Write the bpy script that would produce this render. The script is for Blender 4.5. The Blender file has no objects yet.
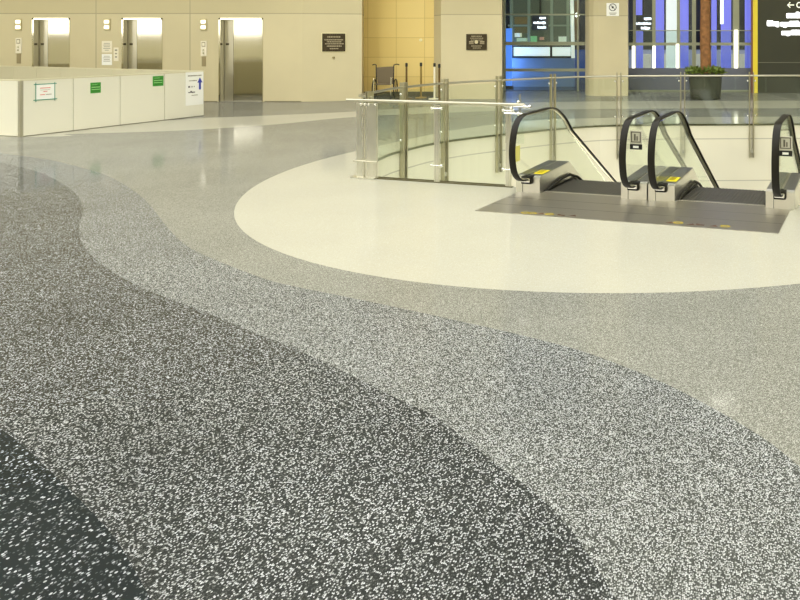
import bpy, bmesh, math, random
from mathutils import Vector, Matrix
from mathutils.geometry import delaunay_2d_cdt
random.seed(7)
S = bpy.context.scene
COL = S.collection
EYE = 1.85; F = 700.0; CX = 680.0; HY = 38.0

# ------------------------------------------------------------------ survey helpers (floor points read off the photograph)
def fl(u, v):
    Y = F*EYE/(v-HY); return ((u-CX)/F*Y, Y)
def wx(u, Y): return (u-CX)/F*Y
def wz(v, Y): return EYE-(v-HY)*Y/F

# building grid: A along the escalator bank, B the way the escalators run
GA = Vector((.9633, -.2684, 0)); GB = Vector((.2684, .9633, 0)); G0 = Vector((-2.19, 7.486, 0))
GROT = math.atan2(GA.y, GA.x)
def G(a, b, z=0): return G0+GA*a+GB*b+Vector((0, 0, z))

# ------------------------------------------------------------------ materials
def srgb(r, g, b):
    f = lambda c: ((c/255+.055)/1.055)**2.4 if c > 10 else c/255/12.92
    return (f(r), f(g), f(b), 1)
MATS = {}
def mat(name, col, rough=.5, metal=0, emis=None, es=0, bump=0, bscale=40, spec=.5, vary=0, vscale=3):
    if name in MATS: return MATS[name]
    m = bpy.data.materials.new(name); m.use_nodes = True
    nt = m.node_tree; p = nt.nodes['Principled BSDF']
    p.inputs['Base Color'].default_value = col; p.inputs['Roughness'].default_value = rough
    p.inputs['Metallic'].default_value = metal; p.inputs['Specular IOR Level'].default_value = spec
    if emis: p.inputs['Emission Color'].default_value = emis; p.inputs['Emission Strength'].default_value = es
    tc = nt.nodes.new('ShaderNodeTexCoord')
    if bump:
        n = nt.nodes.new('ShaderNodeTexNoise'); n.inputs['Scale'].default_value = bscale
        nt.links.new(tc.outputs['Object'], n.inputs['Vector'])
        b = nt.nodes.new('ShaderNodeBump'); b.inputs['Strength'].default_value = bump; b.inputs['Distance'].default_value = .01
        nt.links.new(n.outputs['Fac'], b.inputs['Height']); nt.links.new(b.outputs['Normal'], p.inputs['Normal'])
    if vary:
        n = nt.nodes.new('ShaderNodeTexNoise'); n.inputs['Scale'].default_value = vscale; n.inputs['Detail'].default_value = 5
        nt.links.new(tc.outputs['Object'], n.inputs['Vector'])
        r = nt.nodes.new('ShaderNodeValToRGB')
        r.color_ramp.elements[0].position = .3; r.color_ramp.elements[1].position = .7
        r.color_ramp.elements[0].color = tuple(c*(1-vary) for c in col[:3])+(1,)
        r.color_ramp.elements[1].color = tuple(min(1, c*(1+vary)) for c in col[:3])+(1,)
        nt.links.new(n.outputs['Fac'], r.inputs['Fac']); nt.links.new(r.outputs['Color'], p.inputs['Base Color'])
    MATS[name] = m
    return m

def brushed(name, col, rough=.28, axis='Z', sc=60, amount=.12):
    if name in MATS: return MATS[name]
    m = mat(name, col, rough, 1); nt = m.node_tree; p = nt.nodes['Principled BSDF']
    tc = nt.nodes.new('ShaderNodeTexCoord'); mp = nt.nodes.new('ShaderNodeMapping')
    s = [sc, sc, sc]; s['XYZ'.index(axis)] = .6; mp.inputs['Scale'].default_value = s
    n = nt.nodes.new('ShaderNodeTexNoise'); n.inputs['Scale'].default_value = 1; n.inputs['Detail'].default_value = 3
    nt.links.new(tc.outputs['Object'], mp.inputs['Vector']); nt.links.new(mp.outputs['Vector'], n.inputs['Vector'])
    r = nt.nodes.new('ShaderNodeMapRange'); r.inputs['To Min'].default_value = rough-amount; r.inputs['To Max'].default_value = rough+amount
    nt.links.new(n.outputs['Fac'], r.inputs['Value']); nt.links.new(r.outputs['Result'], p.inputs['Roughness'])
    return m

def terrazzo(name, matrix, chips, density, scale, rough=.08, blur=.08, spec=.5, stain=.06, tint=(.61, .635, .72)):
    """polished terrazzo: random stone chips set in a tinted matrix"""
    m = bpy.data.materials.new(name); m.use_nodes = True
    nt = m.node_tree; p = nt.nodes['Principled BSDF']; L = nt.links.new
    p.inputs['Roughness'].default_value = rough; p.inputs['Specular IOR Level'].default_value = spec; p.inputs['IOR'].default_value = 1.34
    tc = nt.nodes.new('ShaderNodeTexCoord')
    mp = nt.nodes.new('ShaderNodeMapping'); mp.inputs['Scale'].default_value = (1, .8, 1)
    L(tc.outputs['Object'], mp.inputs['Vector'])
    v = nt.nodes.new('ShaderNodeTexVoronoi'); v.voronoi_dimensions = '2D'; v.inputs['Scale'].default_value = scale
    L(mp.outputs['Vector'], v.inputs['Vector'])
    sp = nt.nodes.new('ShaderNodeSeparateColor'); L(v.outputs['Color'], sp.inputs['Color'])
    # chip where the cell's random value is below the density and the point lies near the cell centre
    c1 = nt.nodes.new('ShaderNodeMapRange'); c1.inputs['From Min'].default_value = density-.04; c1.inputs['From Max'].default_value = density+.04
    c1.inputs['To Min'].default_value = 1; c1.inputs['To Max'].default_value = 0
    L(sp.outputs['Red'], c1.inputs['Value'])
    c2 = nt.nodes.new('ShaderNodeMapRange'); c2.inputs['From Min'].default_value = .42; c2.inputs['From Max'].default_value = .52
    c2.inputs['To Min'].default_value = 1; c2.inputs['To Max'].default_value = 0
    L(v.outputs['Distance'], c2.inputs['Value'])
    mu = nt.nodes.new('ShaderNodeMath'); mu.operation = 'MULTIPLY'
    L(c1.outputs['Result'], mu.inputs[0]); L(c2.outputs['Result'], mu.inputs[1])
    cr = nt.nodes.new('ShaderNodeValToRGB'); cr.color_ramp.interpolation = 'LINEAR'
    cr.color_ramp.elements[0].color = chips[0]; cr.color_ramp.elements[1].color = chips[1]
    L(sp.outputs['Green'], cr.inputs['Fac'])
    # finer second aggregate in the matrix
    v2 = nt.nodes.new('ShaderNodeTexVoronoi'); v2.voronoi_dimensions = '2D'; v2.inputs['Scale'].default_value = scale*1.9
    L(mp.outputs['Vector'], v2.inputs['Vector'])
    s2 = nt.nodes.new('ShaderNodeSeparateColor'); L(v2.outputs['Color'], s2.inputs['Color'])
    f2 = nt.nodes.new('ShaderNodeMapRange'); f2.inputs['From Min'].default_value = .0; f2.inputs['From Max'].default_value = density*.9
    f2.inputs['To Min'].default_value = .35; f2.inputs['To Max'].default_value = 0
    L(s2.outputs['Blue'], f2.inputs['Value'])
    m1 = nt.nodes.new('ShaderNodeMix'); m1.data_type = 'RGBA'
    L(f2.outputs['Result'], m1.inputs[0]); m1.inputs[6].default_value = matrix; m1.inputs[7].default_value = chips[0]
    m2 = nt.nodes.new('ShaderNodeMix'); m2.data_type = 'RGBA'
    L(mu.outputs[0], m2.inputs[0]); L(m1.outputs[2], m2.inputs[6]); L(cr.outputs['Color'], m2.inputs[7])
    n = nt.nodes.new('ShaderNodeTexNoise'); n.inputs['Scale'].default_value = .9; n.inputs['Detail'].default_value = 4
    L(tc.outputs['Object'], n.inputs['Vector'])
    r = nt.nodes.new('ShaderNodeMapRange'); r.inputs['From Min'].default_value = .3; r.inputs['From Max'].default_value = .7
    r.inputs['To Min'].default_value = 1-stain*2; r.inputs['To Max'].default_value = 1+stain
    L(n.outputs['Fac'], r.inputs['Value'])
    vm = nt.nodes.new('ShaderNodeVectorMath'); vm.operation = 'SCALE'
    L(m2.outputs[2], vm.inputs[0]); L(r.outputs['Result'], vm.inputs['Scale'])
    vt = nt.nodes.new('ShaderNodeVectorMath'); vt.operation = 'MULTIPLY'; vt.inputs[1].default_value = tint
    L(vm.outputs['Vector'], vt.inputs[0]); L(vt.outputs['Vector'], p.inputs['Base Color'])
    # worn polish: a diffuse body under a softened surface reflection
    rr = nt.nodes.new('ShaderNodeMapRange'); rr.inputs['To Min'].default_value = rough*.7; rr.inputs['To Max'].default_value = rough*1.4
    L(n.outputs['Fac'], rr.inputs['Value'])
    p.inputs['Specular IOR Level'].default_value = 0; p.inputs['Roughness'].default_value = .8
    g = nt.nodes.new('ShaderNodeBsdfGlossy'); L(rr.outputs['Result'], g.inputs['Roughness'])
    lw = nt.nodes.new('ShaderNodeLayerWeight'); lw.inputs['Blend'].default_value = .5
    pw = nt.nodes.new('ShaderNodeMath'); pw.operation = 'POWER'; pw.inputs[1].default_value = 4.5; L(lw.outputs['Facing'], pw.inputs[0])
    fa = nt.nodes.new('ShaderNodeMath'); fa.operation = 'MULTIPLY_ADD'; fa.inputs[1].default_value = .55; fa.inputs[2].default_value = .03; L(pw.outputs[0], fa.inputs[0])
    ms = nt.nodes.new('ShaderNodeMixShader'); L(fa.outputs[0], ms.inputs[0]); L(p.outputs[0], ms.inputs[1]); L(g.outputs[0], ms.inputs[2])
    L(ms.outputs[0], nt.nodes['Material Output'].inputs['Surface'])
    return m

def seamed(name, col, rough, zs=(), xs=(), hw=.012, dark=.55, upper=None, upcol=None):
    """painted panel wall with open joints at heights zs and positions xs (object space)"""
    m = bpy.data.materials.new(name); m.use_nodes = True
    nt = m.node_tree; p = nt.nodes['Principled BSDF']; L = nt.links.new
    p.inputs['Roughness'].default_value = rough
    tc = nt.nodes.new('ShaderNodeTexCoord'); sx = nt.nodes.new('ShaderNodeSeparateXYZ'); L(tc.outputs['Object'], sx.inputs[0])
    prev = None
    for ax, vals in (('Z', zs), ('X', xs)):
        for v in vals:
            c = nt.nodes.new('ShaderNodeMath'); c.operation = 'COMPARE'; c.inputs[1].default_value = v; c.inputs[2].default_value = hw
            L(sx.outputs[ax], c.inputs[0])
            if prev is None: prev = c
            else:
                a = nt.nodes.new('ShaderNodeMath'); a.operation = 'MAXIMUM'; L(prev.outputs[0], a.inputs[0]); L(c.outputs[0], a.inputs[1]); prev = a
    n = nt.nodes.new('ShaderNodeTexNoise'); n.inputs['Scale'].default_value = 1.3; L(tc.outputs['Object'], n.inputs['Vector'])
    r = nt.nodes.new('ShaderNodeValToRGB'); r.color_ramp.elements[0].position = .3; r.color_ramp.elements[1].position = .7
    r.color_ramp.elements[0].color = tuple(c*.95 for c in col[:3])+(1,); r.color_ramp.elements[1].color = col
    L(n.outputs['Fac'], r.inputs['Fac'])
    base = r.outputs['Color']
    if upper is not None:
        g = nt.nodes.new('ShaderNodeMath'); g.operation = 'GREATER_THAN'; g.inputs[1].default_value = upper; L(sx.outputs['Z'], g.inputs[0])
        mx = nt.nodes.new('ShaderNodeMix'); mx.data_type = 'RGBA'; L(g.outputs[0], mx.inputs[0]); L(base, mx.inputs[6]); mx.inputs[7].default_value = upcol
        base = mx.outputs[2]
    if prev is not None:
        mx = nt.nodes.new('ShaderNodeMix'); mx.data_type = 'RGBA'; L(prev.outputs[0], mx.inputs[0]); L(base, mx.inputs[6])
        mx.inputs[7].default_value = tuple(c*dark for c in col[:3])+(1,); base = mx.outputs[2]
    L(base, p.inputs['Base Color'])
    return m

def glass(name, tint, refl=.09, rough=.02):
    m = bpy.data.materials.new(name); m.use_nodes = True
    nt = m.node_tree; nt.nodes.clear(); L = nt.links.new
    o = nt.nodes.new('ShaderNodeOutputMaterial'); t = nt.nodes.new('ShaderNodeBsdfTransparent'); g = nt.nodes.new('ShaderNodeBsdfGlossy')
    t.inputs['Color'].default_value = tint; g.inputs['Roughness'].default_value = rough; g.inputs['Color'].default_value = (.95, 1, .96, 1)
    lw = nt.nodes.new('ShaderNodeLayerWeight'); lw.inputs['Blend'].default_value = .5
    pw = nt.nodes.new('ShaderNodeMath'); pw.operation = 'POWER'; pw.inputs[1].default_value = 5; L(lw.outputs['Facing'], pw.inputs[0])
    fr = nt.nodes.new('ShaderNodeMath'); fr.operation = 'MULTIPLY_ADD'; fr.inputs[1].default_value = .8; fr.inputs[2].default_value = refl*.4; L(pw.outputs[0], fr.inputs[0])
    mx = nt.nodes.new('ShaderNodeMixShader'); L(fr.outputs[0], mx.inputs[0]); L(t.outputs[0], mx.inputs[1]); L(g.outputs[0], mx.inputs[2])
    L(mx.outputs[0], o.inputs['Surface'])
    return m

M_steel = brushed('stainless steel', (.74, .73, .66, 1), .28, amount=.04)
M_door = brushed('elevator steel', (.72, .70, .62, 1), .085, 'Z', 40, .03)
M_door2 = brushed('elevator steel matt', (.66, .64, .56, 1), .3, 'Z', 40, .05)
M_chrome = mat('chrome', (.85, .85, .82, 1), .1, 1)
M_rail = mat('handrail steel', (.55, .53, .43, 1), .4, 1)
M_plate = brushed('landing plate steel', (.47, .45, .41, 1), .38, 'X', 90, .08)
M_deck = mat('escalator deck steel', (.80, .79, .74, 1), .3, 1)
M_inner = brushed('escalator inner deck top', (.44, .44, .46, 1), .35, 'Y', 60)
M_rubber = mat('black rubber', srgb(27, 25, 18), .42, spec=.22)
M_dark = mat('dark', srgb(30, 30, 28), .5)
M_step = mat('ribbed aluminium step', srgb(88, 86, 80), .4, .4)
M_glass = glass('railing glass', (.95, .975, .95, 1))
M_eglass = glass('escalator glass', (.95, .97, .93, 1))
M_wglass = glass('window glass', (.86, .92, .95, 1))
M_edge = mat('glass edge', srgb(110, 140, 122), .2)
M_cream = mat('cream panel', srgb(226, 222, 196), .42)
M_barr = mat('barricade laminate', srgb(230, 228, 210), .3)
M_black = mat('near black', srgb(20, 20, 20), .4)
M_white = mat('white paper', srgb(245, 246, 240), .5)
M_yellow = mat('yellow label', srgb(235, 220, 40), .4)
M_plastic = mat('ivory plastic', srgb(232, 226, 205), .35)
M_lamp = mat('lantern lens', srgb(255, 250, 230), .4, emis=(1, .96, .82, 1), es=1.6)

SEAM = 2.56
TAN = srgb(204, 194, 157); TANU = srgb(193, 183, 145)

# ------------------------------------------------------------------ object helpers
def tag(o, label=None, cat=None, group=None, kind=None):
    if label: o['label'] = label
    if cat: o['category'] = cat
    if group: o['group'] = group
    if kind: o['kind'] = kind
    return o
def link(name, bm, m, parent=None, smooth=False):
    me = bpy.data.meshes.new(name); bmesh.ops.recalc_face_normals(bm, faces=bm.faces[:]); bm.to_mesh(me); bm.free()
    for x in (m if isinstance(m, (list, tuple)) else [m]): me.materials.append(x)
    if smooth:
        for f in me.polygons: f.use_smooth = True
        if hasattr(me, 'set_sharp_from_angle'): me.set_sharp_from_angle(angle=math.radians(35))
    o = bpy.data.objects.new(name, me); COL.objects.link(o)
    if parent: o.parent = parent
    return o
def empty(name, loc, rz=0):
    o = bpy.data.objects.new(name, None); COL.objects.link(o); o.location = loc; o.rotation_euler = (0, 0, rz); o.empty_display_size = .2
    return o
def box(bm, x0, x1, y0, y1, z0, z1, bev=0, mi=0):
    t = bmesh.new()
    bmesh.ops.create_cube(t, size=1)
    for v in t.verts: v.co = Vector(((x0+x1)/2+v.co.x*(x1-x0), (y0+y1)/2+v.co.y*(y1-y0), (z0+z1)/2+v.co.z*(z1-z0)))
    if bev: bmesh.ops.bevel(t, geom=t.edges[:], offset=bev, segments=2, affect='EDGES', profile=.6)
    merge(bm, t, mi)
def merge(bm, t, mi=0):
    for f in t.faces: f.material_index = mi
    me = bpy.data.meshes.new('tmp'); t.to_mesh(me); t.free(); bm.from_mesh(me); bpy.data.meshes.remove(me)
def prism(bm, pts, d0, d1, axis='z', mi=0):
    """polygon pts extruded; axis z: pts=(x,y); axis x: pts=(y,z)"""
    mk = (lambda p, d: Vector((p[0], p[1], d))) if axis == 'z' else (lambda p, d: Vector((d, p[0], p[1]))) if axis == 'x' else (lambda p, d: Vector((p[0], d, p[1])))
    a = [bm.verts.new(mk(p, d0)) for p in pts]; b = [bm.verts.new(mk(p, d1)) for p in pts]
    n = len(pts); fs = [bm.faces.new(a), bm.faces.new(b[::-1])]
    for i in range(n): fs.append(bm.faces.new((a[i], b[i], b[(i+1) % n], a[(i+1) % n])))
    for f in fs: f.material_index = mi
def tube(bm, path, r, seg=10, closed=False, mi=0, prof=None):
    """sweep a circle (or profile list of (side, up)) along a 3D path"""
    P = [Vector(p) for p in path]; n = len(P); rings = []
    for i, p in enumerate(P):
        if closed: t = P[(i+1) % n]-P[i-1]
        else: t = P[min(i+1, n-1)]-P[max(i-1, 0)]
        t.normalize()
        if prof and tube.side is not None: s = tube.side.copy()
        else:
            up = Vector((0, 0, 1)) if abs(t.z) < .9 else Vector((1, 0, 0)); s = t.cross(up).normalized()
        u = s.cross(t).normalized()
        pr = prof or [(math.cos(2*math.pi*k/seg)*r, math.sin(2*math.pi*k/seg)*r) for k in range(seg)]
        rings.append([bm.verts.new(p+s*a+u*b) for a, b in pr])
    m = len(rings[0])
    for i in range(n if closed else n-1):
        A = rings[i]; B = rings[(i+1) % n]
        for k in range(m):
            f = bm.faces.new((A[k], A[(k+1) % m], B[(k+1) % m], B[k])); f.material_index = mi
    if not closed:
        bm.faces.new(rings[0][::-1]).material_index = mi; bm.faces.new(rings[-1]).material_index = mi
tube.side = None
def cyl(bm, p, r, h, seg=20, r2=None, mi=0, bev=0):
    t = bmesh.new(); bmesh.ops.create_cone(t, cap_ends=True, segments=seg, radius1=r, radius2=r if r2 is None else r2, depth=h)
    for v in t.verts: v.co += Vector((p[0], p[1], p[2]+h/2))
    merge(bm, t, mi)
def obox(bm, c, ax, l, w, z0, z1, bev=0, mi=0):
    """box at c, long axis ax (xy), length l, width w"""
    t = bmesh.new(); box(t, -l/2, l/2, -w/2, w/2, z0, z1, bev)
    a = math.atan2(ax[1], ax[0])
    for v in t.verts: v.co = Matrix.Rotation(a, 3, 'Z') @ v.co + Vector((c[0], c[1], 0))
    merge(bm, t, mi)
def BM(): return bmesh.new()
def catmull(pts, k=8, closed=False):
    P = [Vector(p) for p in pts]; out = []; n = len(P)
    rng = range(n if closed else n-1)
    for i in rng:
        p0 = P[i-1] if (closed or i > 0) else P[0]; p1 = P[i]; p2 = P[(i+1) % n]; p3 = P[(i+2) % n] if (closed or i+2 < n) else P[-1]
        for j in range(k):
            t = j/k
            out.append(.5*((2*p1)+(-p0+p2)*t+(2*p0-5*p1+4*p2-p3)*t*t+(-p0+3*p1-3*p2+p3)*t**3))
    if not closed: out.append(P[-1])
    return out

# ------------------------------------------------------------------ floor with its inlaid zones and the opening
X0, X1, YB, YF = -26.0, 14.0, -10.0, 24.4
def v2(l): return [Vector((p[0], p[1])) for p in l]
B1 = [fl(*p) for p in [(0, 428), (25, 447), (47, 468), (83, 503), (117, 541), (150, 598)]]
B1 = v2([(-26, 8.0), (-8, 4.6), (-4.6, 3.9)])+catmull(v2(B1), 6)+v2([(-1.62, 1.8), (-1.5, .8), (-2.2, -3), (-4, YB)])
B2 = [fl(*p) for p in [(0, 162.5), (33, 170), (60, 182), (77, 195), (83, 210), (79, 227), (82, 243), (97, 260), (123, 278), (160, 295), (200, 310), (265, 337), (300, 351), (355, 377), (400, 400), (427, 412), (450, 427), (475, 447), (500, 467), (537, 494), (575, 535), (616, 599)]]
B2 = v2([(-26, 13.2), (-14, 11.4)])+catmull(v2(B2), 5)+v2([(.0, 1.6), (.2, .5), (-.5, -3), (-2, YB)])
B3 = [fl(*p) for p in [(0, 153), (50, 160), (97, 172), (120, 182), (143, 198), (158, 215), (167, 227), (183, 243), (200, 253), (233, 267), (267, 279.5), (297, 287), (335, 294.5), (400, 308), (450, 319), (500, 330), (537, 339), (575, 349), (610, 361), (655, 379), (700, 401), (762, 437), (800, 467)]]
B3 = v2([(-26, 14.0), (-14, 12.4)])+catmull(v2(B3), 5)+v2([(1.1, 2.3), (1.7, 1), (1.5, -3), (1, YB)])
poly_black = B1+v2([(X0, YB)]); poly_dark = B2+v2([(X0, YB)]); poly_mid = B3+v2([(X0, YB)])
CC = (-.491, 10.075); CR = 5.0
cream = []
a0 = math.atan2(11.3-CC[1], -5.33-CC[0])        # the front of the cream disc is a true circle
a1 = math.radians(20)+2*math.pi
N = 90
for i in range(N+1):
    a = a0+(a1-a0)*i/N; cream.append(Vector((CC[0]+CR*math.cos(a), CC[1]+CR*math.sin(a))))
cream += v2([(5.0, 13.8), (4.4, 15.6), (3.2, 16.5), fl(800, 116.5), fl(700, 117), fl(620, 117.5), fl(560, 119), fl(520, 121.5), fl(488, 125), fl(445, 131.5), fl(400, 141)])
bn = catmull(v2([(-22, 12.6), fl(20, 137), fl(67, 134), fl(140, 132), fl(200, 129.5), fl(280, 124), fl(350, 117.3), fl(450, 112.5), fl(550, 109.5), fl(650, 108.6), fl(800, 108.3), (13.9, 18.2)]), 5)
bf = catmull(v2([(-22, 15.2), fl(120, 121), fl(204, 118), fl(280, 115), fl(350, 111.7), fl(450, 105.6), fl(550, 102), fl(650, 101), fl(800, 100.6), (13.9, 20.7)]), 5)
band = bn+bf[::-1]
# the opening to the level below
near_l = G(-2.47, 1.2); 
curve_px = [(375, 160), (390, 153.5), (407, 149), (425, 144.6), (445, 141), (470, 137.5), (495, 134.7), (530, 131), (560, 128.2), (600, 125.4), (650, 124.4), (710, 124), (800, 123.6)]
curve = [Vector((-4.60, 10.0, 0))]+[Vector(fl(*p)+(0,)) for p in curve_px]
curve = catmull(curve, 3)
hole = [Vector((near_l.x, near_l.y))]+v2([(p.x, p.y) for p in curve])+v2([(3.3, 14.6), (3.9, 13.2), (4.1, 11.2), (3.9, 9.3)])
hr = G(5.6, 1.2)
hole += [Vector((hr.x, hr.y))]
for a, b in ((3.30, 1.2), (3.30, 1.05), (-.05, 1.05), (-.05, 1.2)):
    p = G(a, b); hole.append(Vector((p.x, p.y)))

def inpoly(p, poly):
    c = False; n = len(poly); x, y = p
    for i in range(n):
        a, b = poly[i], poly[i-1]
        if (a[1] > y) != (b[1] > y) and x < (b[0]-a[0])*(y-a[1])/(b[1]-a[1])+a[0]: c = not c
    return c
verts = []; edges = []
def addloop(l):
    k = len(verts); verts.extend(Vector((p[0], p[1])) for p in l); n = len(l)
    edges.extend((k+i, k+(i+1) % n) for i in range(n))
rect = v2([(X0, YB), (X1, YB), (X1, YF), (X0, YF)])
for l in (rect, poly_black, poly_dark, poly_mid, cream, band, hole): addloop(l)
ov, oe, of, _, _, _ = delaunay_2d_cdt(verts, edges, [], 0, 1e-5)
T_black = terrazzo('terrazzo black', srgb(50, 56, 54), (srgb(215, 220, 212), srgb(252, 252, 248)), .11, 105, stain=.12)
T_dark = terrazzo('terrazzo dark', srgb(62, 64, 59), (srgb(165, 166, 154), srgb(252, 252, 244)), .36, 150, stain=.12)
T_mid = terrazzo('terrazzo mid', srgb(86, 87, 79), (srgb(165, 166, 152), srgb(250, 250, 238)), .60, 165, stain=.06)
T_light = terrazzo('terrazzo light', srgb(140, 140, 126), (srgb(175, 175, 160), srgb(222, 222, 206)), .6, 180, stain=.05, tint=(.64, .648, .69))
T_cream = terrazzo('terrazzo cream', srgb(226, 220, 190), (srgb(216, 210, 180), srgb(236, 232, 206)), .5, 125, rough=.06, stain=.02)
bm = BM(); vs = [bm.verts.new((p.x, p.y, 0)) for p in ov]
for f in of:
    c = sum((ov[i] for i in f), Vector((0, 0)))/len(f); c = (c.x, c.y)
    if inpoly(c, hole): continue
    if not (X0 <= c[0] <= X1 and YB <= c[1] <= YF): continue
    mi = 3
    if inpoly(c, poly_mid): mi = 2
    if inpoly(c, poly_dark): mi = 1
    if inpoly(c, poly_black): mi = 0
    if inpoly(c, band): mi = 4
    if inpoly(c, cream): mi = 4
    try: fc = bm.faces.new([vs[i] for i in f])
    except ValueError: continue
    fc.material_index = mi
for v in [v for v in bm.verts if not v.link_faces]: bm.verts.remove(v)
for f in bm.faces:
    if f.normal.z < 0: f.normal_flip()
me = bpy.data.meshes.new('floor'); bm.to_mesh(me); bm.free()
for m_ in (T_black, T_dark, T_mid, T_light, T_cream): me.materials.append(m_)
o = bpy.data.objects.new('floor', me); COL.objects.link(o); tag(o, kind='structure')

# walls of the opening, lower floor
M_fascia = seamed('opening wall panels', srgb(232, 229, 210), .35, zs=(-.32, -1.22, -2.12, -3.0, -3.9), hw=.010, dark=.62)
bm = BM(); n = len(hole)
hv = [(bm.verts.new((p.x, p.y, 0)), bm.verts.new((p.x, p.y, -5.2))) for p in hole]
for i in range(n):
    A = hv[i]; B = hv[(i+1) % n]; bm.faces.new((A[0], B[0], B[1], A[1]))
tag(link('wall_opening', bm, M_fascia), kind='structure')
bm = BM(); box(bm, -9, 9, 4, 24, -5.3, -5.2); tag(link('floor_lower', bm, T_light), kind='structure')
# metal edge trim round the curved side
bm = BM(); tube.side = None
pth = [(p.x, p.y, -.012) for p in hole[:-7]]
tube(bm, pth, 0, prof=[(-.012, -.02), (.012, -.02), (.012, .016), (-.012, .016)])
tag(link('trim_1', bm, mat('edge strip', srgb(120, 118, 96), .35, .8)), kind='structure')

# ------------------------------------------------------------------ room shell
HC = 11.0; WY = 20.3
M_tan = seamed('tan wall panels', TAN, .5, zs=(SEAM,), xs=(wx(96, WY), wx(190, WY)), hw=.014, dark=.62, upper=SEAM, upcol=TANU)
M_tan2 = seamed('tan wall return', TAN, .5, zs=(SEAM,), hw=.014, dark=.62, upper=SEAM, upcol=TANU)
M_shell = mat('far hall wall', srgb(206, 198, 160), .6)
DH = 2.43; DEP = .14
doors = [(32.5, 70), (122, 162.5), (219, 263)]
dx = [(wx(a, WY), wx(b, WY)) for a, b in doors]
xe = wx(303, WY)
bm = BM(); prev = X0
for a, b in dx:
    box(bm, prev, a, WY, WY+.6, 0, DH); prev = b
box(bm, prev, xe, WY, WY+.6, 0, DH); box(bm, X0, xe, WY, WY+.6, DH, HC)
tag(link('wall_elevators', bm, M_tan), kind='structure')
# angled return to the right of the elevators
pR = (wx(362, 20.75), 20.75)
bm = BM(); prism(bm, [(xe, WY), pR, (wx(364, 22.2), 22.2), (wx(364, 22.2), 22.8), (xe, 22.8)], 0, HC)
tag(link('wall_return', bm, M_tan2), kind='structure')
bm = BM()
box(bm, X0, xe, WY-.012, WY-.001, 0, .09) if False else None
for a, b in zip([X0]+[d[1] for d in dx], [d[0] for d in dx]+[xe]): box(bm, a+.05, b-.05, WY-.012, WY-.001, .0, .022)
tag(link('baseboard_elevators', bm, mat('baseboard metal', srgb(120, 112, 84), .4)), kind='structure')
# yellow stone wall in the recess
YW = 22.2
M_yst = bpy.data.materials.new('yellow stone tiles'); M_yst.use_nodes = True
nt = M_yst.node_tree; p = nt.nodes['Principled BSDF']; p.inputs['Roughness'].default_value = .35
tc = nt.nodes.new('ShaderNodeTexCoord'); mp = nt.nodes.new('ShaderNodeMapping'); mp.inputs['Rotation'].default_value = (math.radians(90), 0, 0)
br = nt.nodes.new('ShaderNodeTexBrick'); br.offset = 0; br.inputs['Scale'].default_value = 1
br.inputs['Brick Width'].default_value = .9; br.inputs['Row Height'].default_value = .62; br.inputs['Mortar Size'].default_value = .006
br.inputs['Color1'].default_value = srgb(236, 212, 138); br.inputs['Color2'].default_value = srgb(230, 205, 130); br.inputs['Mortar'].default_value = srgb(190, 164, 92)
nt.links.new(tc.outputs['Object'], mp.inputs['Vector']); nt.links.new(mp.outputs['Vector'], br.inputs['Vector']); nt.links.new(br.outputs['Color'], p.inputs['Base Color'])
xa, xb = wx(364, YW), wx(434, YW)
bm = BM(); box(bm, xa-.3, xb, YW, YW+.3, 0, HC); tag(link('wall_yellow', bm, M_yst), kind='structure')
bm = BM(); box(bm, xa, xb, YW-.02, YW-.002, 0, .15); tag(link('baseboard_yellow', bm, mat('dark base', srgb(96, 92, 70), .3)), kind='structure')
# pillar with the second plaque
P1 = 21.2
bm = BM(); prism(bm, [(wx(438.5, P1+.2), P1+.45), (wx(441, P1), P1), (wx(502, P1), P1), (wx(503, 24.39), 24.39), (wx(503, 24.39), 24.6), (wx(434, 22.19), 24.6), (wx(434, 22.19), 22.19)], 0, HC)
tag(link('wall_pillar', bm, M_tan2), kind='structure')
P2 = 22.3
bm = BM(); cs = [(wx(598, P2), P2), (wx(628, P2), P2), (wx(628.5, 24.39), 24.39), (wx(628.5, 24.39), 24.6), (wx(582, P2), 24.6), (wx(582, P2), 23.1)]
arc = [(wx(582, P2)+.52*(1-math.cos(t)), 23.1-.8*math.sin(t)) for t in [math.radians(x) for x in (18, 36, 54, 72)]]
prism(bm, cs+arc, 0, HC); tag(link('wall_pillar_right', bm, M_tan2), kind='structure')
# rest of the shell
bm = BM(); box(bm, X0-.3, X0, YB, 24.6, 0, HC); tag(link('wall_left', bm, M_shell), kind='structure')
bm = BM(); box(bm, X1, X1+.3, YB, 24.6, 0, HC); tag(link('wall_right', bm, M_shell), kind='structure')
bm = BM(); box(bm, X0-.3, X1+.3, YB-.3, YB, 0, HC); tag(link('wall_back', bm, M_shell), kind='structure')
bm = BM(); box(bm, X0-.3, X1+.3, YB-.3, 24.7, HC, HC+.2); tag(link('ceiling', bm, mat('ceiling paint', srgb(228, 224, 206), .7)), kind='structure')

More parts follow.
